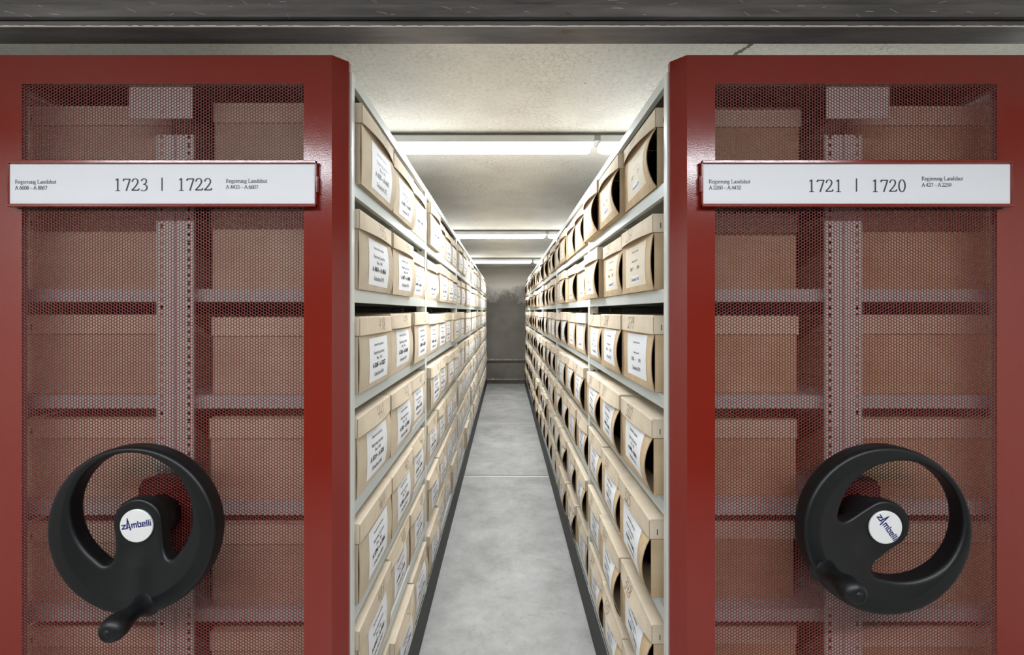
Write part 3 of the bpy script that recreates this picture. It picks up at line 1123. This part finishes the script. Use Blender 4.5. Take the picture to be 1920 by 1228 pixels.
    for i in range(6):
        ya, yb = POSTS[i][1] + 0.0005, POSTS[i + 1][0] - 0.0005
        ln = yb - ya
        for lv, z in enumerate(LEVELS + [TOPZ]):
            top = lv == 7
            key = (round(ln, 3), top)
            if key not in shelf_cache:
                m = MB()
                hgt = 0.031 if top else 0.038
                fx0, fx1 = S(face + 0.001), S(outer - 0.001)
                a, b2 = min(fx0, fx1) - cxm, max(fx0, fx1) - cxm
                m.box(a + .001, b2 - .001, 0, ln, -0.0015, 0, 1 if top else 0)
                for s, e in ((a, 1), (b2, -1)):
                    m.box(s, s + e * 0.0015, 0, ln, -hgt, 0)
                    m.box(s + e * 0.0015, s + e * 0.004, 0, ln, -hgt, -hgt + 0.0022)
                    m.box(s + e * 0.004, s + e * 0.016, 0, ln, -hgt + 0.0008, -hgt + 0.0022)
                m.box(a + .002, b2 - .002, 0.0, 0.0015, -hgt + .002, -0.001)
                m.box(a + .002, b2 - .002, ln - 0.0015, ln, -hgt + .002, -0.001)
                m.box(a + .02, b2 - .02, ln / 2 - 0.02, ln / 2 + 0.02, -hgt + .006, -0.0015)
                shelf_cache[key] = m.mesh('shelf', [M['steel'], M['dim_cover']])
            o = obj('top_cover' if top else 'shelf', shelf_cache[key], u)
            o.location = (0, ya - ZP, z)
    # --- carriage base: long dark plinth with a thin pale top edge
    m = MB()
    zpl = 0.198
    for s, e in ((face + 0.001, 1), (outer - 0.001, -1)):
        m.box(S(s), S(s + e * 0.003), ZP + 0.052, 10.90, 0.008, zpl)
        m.box(S(s + e * 0.003), S(s + e * 0.030), ZP + 0.052, 10.90, zpl - 0.003, zpl - 0.0005)
        m.box(S(s + e * 0.0005), S(s + e * 0.0028), ZP + 0.052, 10.90, zpl, zpl + 0.0018, 1)
        m.box(S(s + e * 0.012), S(s + e * 0.016), ZP + 0.052, 10.52, zpl, 0.226, 2)  # black strip paints the shade under the bottom shelf
    m.box(S(face + 0.02), S(outer - 0.02), ZP + 0.06, 10.85, 0.05, 0.19, 2)
    add(m, 'plinth', [M['plinth'], M['steel'], M['black']])
    return u


unit_left = shelving_unit(-1)
unit_right = shelving_unit(+1)


# ------------------------------------------------------------------ archive boxes
LID_H = 0.056
T = 0.0025


def flap_out(x, z, w, B, curl):
    v = min(1.0, z / (BOX_H - LID_H))
    u = x / w
    return B * math.sin(math.pi * v) ** 0.8 * (curl + (1 - curl) * u ** 1.6)


def lid_out(x, z, w, Lb):
    t = max(0.0, min(1.0, (z - (BOX_H - LID_H)) / LID_H))
    return 0.001 + Lb * (math.sin(math.pi * min(1, max(0, x / w))) ** 0.85) * (1 - t) ** 1.2


def body_mesh(w, mi_card):
    m = MB()
    zt = BOX_H - 0.004
    i = 0.0035                       # the lid overhangs the body
    m.box(i, i + T, 0, BOX_D, 0, zt)
    m.box(w - i - T, w - i, 0, BOX_D, 0, zt)
    m.box(i + T, w - i - T, BOX_D - T, BOX_D, 0, zt)
    m.box(i + T, w - i - T, 0.001, BOX_D - T, 0, T)
    # turned-in tongues behind the flap, and worn brown cut edges
    m.box(i + 0.0002, i + T - 0.0002, -0.0006, 0.0, 0.002, BOX_H - LID_H, 1)
    m.box(w - i - T + 0.0002, w - i - 0.0002, -0.0006, 0.0, 0.002, BOX_H - LID_H, 1)
    # block coloured black to paint the shade inside the box
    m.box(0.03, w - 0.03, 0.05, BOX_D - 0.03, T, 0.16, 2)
    return m.mesh('box_body', [mi_card, M['card_fleck'], M['black']])


def flap_mesh(w, B, curl, card):
    m = MB()
    zt = BOX_H - LID_H * 0.45
    f = lambda off: (lambda u, v: (0.0038 + u * (w - 0.0076), -0.0005 - off - flap_out(u * w, v * zt, w, B, curl), v * zt))
    m.grid(f(T), 10, 12)
    m.grid(f(0.0), 10, 12)
    for uu in (0, 1):
        m.grid(lambda u, v: (0.0038 + uu * (w - 0.0076), -0.0005 - T * u - flap_out(uu * w, v * zt, w, B, curl), v * zt), 1, 12, 1)
    m.grid(lambda u, v: (0.0038 + u * (w - 0.0076), -0.0005 - T * v, 0.0), 10, 1, 1)
    return m.mesh('front_flap', [card, M['card_fleck']], smooth=False)


def lid_mesh(w, Lb, num=None, hw=0.5):
    m = MB()
    z0, z1 = BOX_H - LID_H, BOX_H
    e = 0.0012
    D = BOX_D + 0.003

    def front(off):
        def g(u, v):
            x = -e + u * (w + 2 * e)
            z = z0 + v * (LID_H - 0.003)
            return (x, -T - 0.0035 - off - lid_out(u * w, z, w, Lb), z)
        return g
    m.grid(front(0.0), 14, 4)
    m.grid(front(-0.002), 14, 4)
    m.grid(lambda u, v: (-e + u * (w + 2 * e), -T - 0.0035 + 0.002 * v - lid_out(u * w, z0, w, Lb), z0), 14, 1, 1)
    yf = -T - 0.0035 - 0.001
    # rounded top front edge
    m.quad((-e, yf, z1 - .003), (w + e, yf, z1 - .003), (w + e, yf + .0012, z1 - .0008), (-e, yf + .0012, z1 - .0008))
    m.quad((-e, yf + .0012, z1 - .0008), (w + e, yf + .0012, z1 - .0008), (w + e, yf + .004, z1), (-e, yf + .004, z1))
    m.quad((-e, yf + .004, z1), (w + e, yf + .004, z1), (w + e, D, z1), (-e, D, z1))
    for x, s in ((-e, -1), (w + e, 1)):
        m.box(x, x - s * 0.0014, yf, D, z0, z1 - .0008)
        # folded corner tab with a staple
        m.box(x + s * 0.0008, x, yf + 0.001, yf + 0.040, z0 + .002, z1 - .003)
        m.box(x + s * 0.0014, x + s * 0.0006, yf + 0.022, yf + 0.0245, z0 + .012, z0 + .028, 2)
        m.box(x + s * 0.0004, x - s * 0.0016, yf - 0.0006, yf + 0.0014, z0 + .001, z1 - .004, 1)
    m.box(-e, w + e, D - .0015, D, z0, z1 - .0008)
    if num:
        vs, fs = hand_tris(num, 0.041)
        cx = w * hw
        out = []
        for a, b in vs:
            x, z = cx + a, z0 + 0.008 + b
            out.append((x, -T - 0.0035 - 0.0007 - lid_out(x, z, w, Lb), z))
        m.tris(out, fs, 3)
    return m.mesh('lid', [M['card_lid'], M['card_fleck'], M['staple'], M['pencil']])


def label_mesh(w, B, curl, lines, style, dx=0.0, dz=0.0, tilt=0.0, text=True):
    """paper stuck on the flap and bent with it"""
    m = MB()
    if style == 'left':
        lw, lh, cx, zc = 0.212, 0.142, w * 0.53 + dx, 0.090 + dz
        paper = M['paper']
    elif style == 'cream':
        lw, lh, cx, zc = 0.255, 0.140, w * 0.50 + dx, 0.092 + dz
        paper = M['paper_cream']
    else:
        lw, lh, cx, zc = 0.240, 0.142, w * 0.50 + dx, 0.094 + dz
        paper = M['paper']

    def put(a, b, off):
        x = cx + a - b * tilt
        z = zc + b + a * tilt
        return (x, -0.0005 - T - off - flap_out(max(0, min(w, x)), max(0, z), w, B, curl), z)
    m.grid(lambda u, v: put((u - .5) * lw, (v - .5) * lh, 0.0006), 10, 10)
    if not text:
        for (b, hh, ww) in ((.045, .003, .06), (.016, .004, .07), (-.012, .009, .12), (-.045, .006, .09)):
            m.grid(lambda u, v: put((u - .5) * ww, b + v * hh, 0.0010), 3, 1, 1)
    else:
        for s, size, b, bold, ink in lines:
            if s == '#strip':
                m.grid(lambda u, v: put((u - .5) * 0.095, b + v * 0.022, 0.0009), 4, 1, 3)
                continue
            vs, fs = text_tris(s, size, bold)
            m.tris([put(a, b + c, 0.0013) for a, c in vs], fs, ink)
    return m.mesh('paper_label', [paper, M['ink'], M['ink_blue'], M['paper']])


def wrap(bay):      # boxes per bay
    return 3 if bay == 0 else 4


# shared variants
KW = (0.3785,)
W_BOX = 0.374
BODY = {-1: body_mesh(W_BOX, M['card_left']), 1: body_mesh(W_BOX, M['card_right'])}
FL = {-1: [(0.006, .5), (0.010, .3), (0.014, .15), (0.017, .1), (0.012, .2)], 1: [(0.014, .1), (0.020, .05), (0.026, .05), (0.030, .12), (0.010, .1), (0.023, .02)]}
LB = {-1: [0.004, 0.008, 0.012, 0.015], 1: [0.006, 0.010, 0.014, 0.018]}
FLAP = {s: [flap_mesh(W_BOX, B, c, M['card_left'] if s < 0 else M['card_right']) for B, c in FL[s]] for s in (-1, 1)}
LIDS = {s: [lid_mesh(W_BOX, b) for b in LB[s]] for s in (-1, 1)}
ORD = ['top shelf', 'second shelf down', 'third shelf down', 'fourth shelf down', 'fifth shelf down', 'sixth shelf down', 'bottom shelf']
BAY = ['nearest', 'second', 'third', 'fourth', 'fifth', 'furthest']
POS = ['first', 'second', 'third', 'last']


def a_range(side, n):
    if side < 0:
        if n >= 418:
            lo = 5245 + (n - 418) * 11.95
        elif n >= 395:
            lo = 4854 + (n - 395) * 17
        else:
            lo = 4433 + (n - 372) * 18.3
        hi = lo + 12
    else:
        lo = 2260 + (n - 211) * 13.5
        hi = lo + 13
    return int(lo), int(hi)


def lines_for(side, n, lvl_from_top):
    lo, hi = a_range(side, n)
    if side < 0:
        return [('Staatsarchiv Landshut', 0.0125, .044, .0001, 1), ('Regierung Landshut', 0.0150, .017, .0001, 1), ('(Rep. 168)', 0.0145, -.001, .0001, 1),
                ('A %d \u2013 A %d' % (lo, hi), 0.0205, -.026, .0009, 1), ('Schachtel %d' % n, 0.0195, -.055, .0002, 1)], 'left'
    if lvl_from_top <= 1:
        return [('Staatsarchiv Landshut', 0.0095, .046, .0001, 1), ('Regierung Landshut', 0.0095, .014, .0001, 1),
                ('%d   \u2013       %d' % (lo, hi), 0.0165, -.014, .0003, 1), ('#strip', 0, -.056, 0, 3), ('Schachtel %d' % n, 0.0165, -.051, .0003, 2)], 'cream'
    if lvl_from_top == 2:
        return [('Staatsarchiv Landshut', 0.0095, .040, .0001, 1), ('Regierung Landshut', 0.0095, .006, .0001, 1),
                ('%d   \u2013       %d' % (lo, hi), 0.0170, -.020, .0003, 1), ('Schachtel %d' % n, 0.0185, -.050, .0003, 2)], 'right'
    return [('Staatsarchiv Landshut', 0.0125, .040, .0002, 1), ('Regierung Landshut', 0.0150, .014, .0001, 1), ('(Rep. 168)', 0.0135, -.003, .0001, 1),
            ('A %d \u2013 A %d' % (lo, hi), 0.0190, -.027, .0009, 1), ('Schachtel %d' % n, 0.0175, -.053, .0002, 1)], 'right'


# every box slot: (distance, side, level from top, bay, position, y0, number)
slots = []
for side in (-1, 1):
    for lt in range(7):
        start = 372 + 23 * lt if side < 0 else 233 + 23 * lt
        k = 0
        for bay in range(6):
            ya, yb = POSTS[bay][1], POSTS[bay + 1][0]
            nb = wrap(bay)
            lo = ya + (0.012 if side < 0 else 0.045) if bay == 0 else ya
            wb = W_BOX * (0.978 if side > 0 and bay == 0 else 1)
            gap = (yb - lo - nb * wb) / nb
            for p in range(nb):
                slots.append((lo + p * (wb + gap) + gap / 2, side, lt, bay, p, gap, start + (k if side < 0 else -k)))
                k += 1
# boxes of the outward-facing shelves whose ends show through the sheets
outer_slots = [(POSTS[0][1] + 0.03, side, lt) for side in (-1, 1) for lt in range(7)]
slots.sort(key=lambda s: (s[0], s[1], s[2]))
N_SINGLE = 300 - len(outer_slots)
singles, rest = slots[:N_SINGLE], slots[N_SINGLE:]


def place(side, lt, y0, push, w=W_BOX, yaw=0.0):
    z = LEVELS[6 - lt] + 0.0006
    if side < 0:
        return (-(FACE_L + 0.004 - push), y0, z), (0, 0, math.pi / 2 + yaw)
    return (FACE_R - 0.002 - push, y0 + w, z), (0, 0, -math.pi / 2 + yaw)


far_labels = {}
for s in (-1, 1):
    for lt in range(7):
        for vi in range(len(FL[s])):
            ln, st = lines_for(s, 400 if s < 0 else 300, lt)
            if (s, st, vi) not in far_labels:
                far_labels[(s, st, vi)] = label_mesh(W_BOX, FL[s][vi][0], FL[s][vi][1], ln, st, text=False)
far_text = {}

for (y0, side, lt, bay, p, gap, num) in singles:
    r = random.Random(num * 31 + 5)
    push = r.uniform(-0.010, 0.006) if r.random() < 0.6 else r.uniform(0.004, 0.020)
    vi = r.randrange(len(FL[side]))
    li = r.randrange(len(LB[side]))
    if side > 0:
        # the photo's own openings on the nearest boxes
        if bay == 0 and lt == 0: vi, li = 3, 3
        elif bay == 0 and lt == 1: vi, li = (4, 2) if p == 0 else (1, 1)
        elif bay == 0 and lt == 2: vi, li = (4, 0) if p == 0 else (1, 0)
        elif bay == 0: vi = 2 if p < 2 else vi
    elif bay == 0 and p == 0:
        vi, li = (3, 3) if lt == 0 else (2, 2) if lt in (1, 3) else (0, 0)
    B, curl = FL[side][vi]
    sx = 0.978 if side > 0 and bay == 0 else 1.0
    if sx < 1: push += 0.006
    loc, rot = place(side, lt, y0, push, W_BOX * sx, yaw=r.uniform(-0.001, 0.001) * (1 if bay == 0 else 3))
    e = empty('archive_box', loc, rot)
    tone = 'beige' if side < 0 else 'tan'
    rack = 'left rack' if side < 0 else 'right rack'
    if bay == 0:
        lab = '%s archive box %d, %s box of nearest bay, %s, %s' % (tone, num, ['nearest', 'middle', 'furthest'][p], ORD[lt], rack)
    else:
        lab = '%s archive box, %s in %s bay from front, %s, %s' % (tone, POS[p], BAY[bay], ORD[lt], rack)
    e.scale = (sx, 1, r.uniform(0.965, 1.02))
    tag(e, lab, 'archive box', 'archive boxes on the %s' % rack)
    obj('box_body', BODY[side], e)
    obj('front_flap', FLAP[side][vi], e)
    if bay <= 2:
        hn = str(num)
        obj('lid', lid_mesh(W_BOX, LB[side][li], hn, 0.62 if side < 0 else 0.36), e)
    else:
        obj('lid', LIDS[side][li], e)
    ln, st = lines_for(side, num, lt)
    if bay <= 2:
        obj('paper_label', label_mesh(W_BOX, B, curl, ln, st, dx=r.uniform(-.008, .008), dz=r.uniform(-.004, .004), tilt=r.uniform(-.015, .015)), e)
    elif bay == 3:
        key = (side, st, vi)
        if key not in far_text:
            far_text[key] = label_mesh(W_BOX, B, curl, ln, st)
        obj('paper_label', far_text[key], e)
    else:
        obj('paper_label', far_labels[(side, st, vi)], e)

for (y0, side, lt) in outer_slots:
    z = LEVELS[6 - lt] + 0.0006
    if side < 0:
        loc, rot = (-(FACE_L + 0.966 - 0.010), y0 + W_BOX, z), (0, 0, -math.pi / 2)
    else:
        loc, rot = (FACE_R + 0.966 - 0.010, y0, z), (0, 0, math.pi / 2)
    e = empty('archive_box', loc, rot)
    tag(e, 'beige archive box end showing through outer half of %s perforated panel, %s' % ('left' if side < 0 else 'right', ORD[lt]),
        'archive box', 'archive boxes behind the perforated panels')
    obj('box_body', BODY[side], e)
    obj('front_flap', FLAP[side][1], e)
    obj('lid', LIDS[side][0], e)
    obj('paper_label', far_labels[(side, 'left' if side < 0 else 'right', 1)], e)

# the last, pixel-wide boxes at the far end of both racks
m = MB()
mats = [M['card_left'], M['card_right'], M['card_lid'], M['paper'], M['black'], M['card_fleck']]
mix = {id(q): i for i, q in enumerate(mats)}
for (y0, side, lt, bay, p, gap, num) in rest:
    r = random.Random(num)
    loc, rot = place(side, lt, y0, r.uniform(-0.008, 0.010))
    mw = Matrix.Translation(loc) @ Matrix.Rotation(rot[2], 4, 'Z')
    vi = r.randrange(len(FL[side]))
    ln, st = lines_for(side, num, lt)
    for me in (BODY[side], FLAP[side][vi], LIDS[side][r.randrange(4)], far_labels[(side, st, vi)]):
        n = len(m.v)
        m.v += [tuple(mw @ v.co) for v in me.vertices]
        for pl in me.polygons:
            m.f.append(tuple(n + i for i in pl.vertices))
            q = me.materials[pl.material_index]
            m.mi.append(mix.get(id(q), mats.index(q) if q in mats else 4))
tag(m.build('archive_box_row', mats), 'last archive boxes at the far end of both racks beside the end wall', 'archive boxes', kind='stuff')
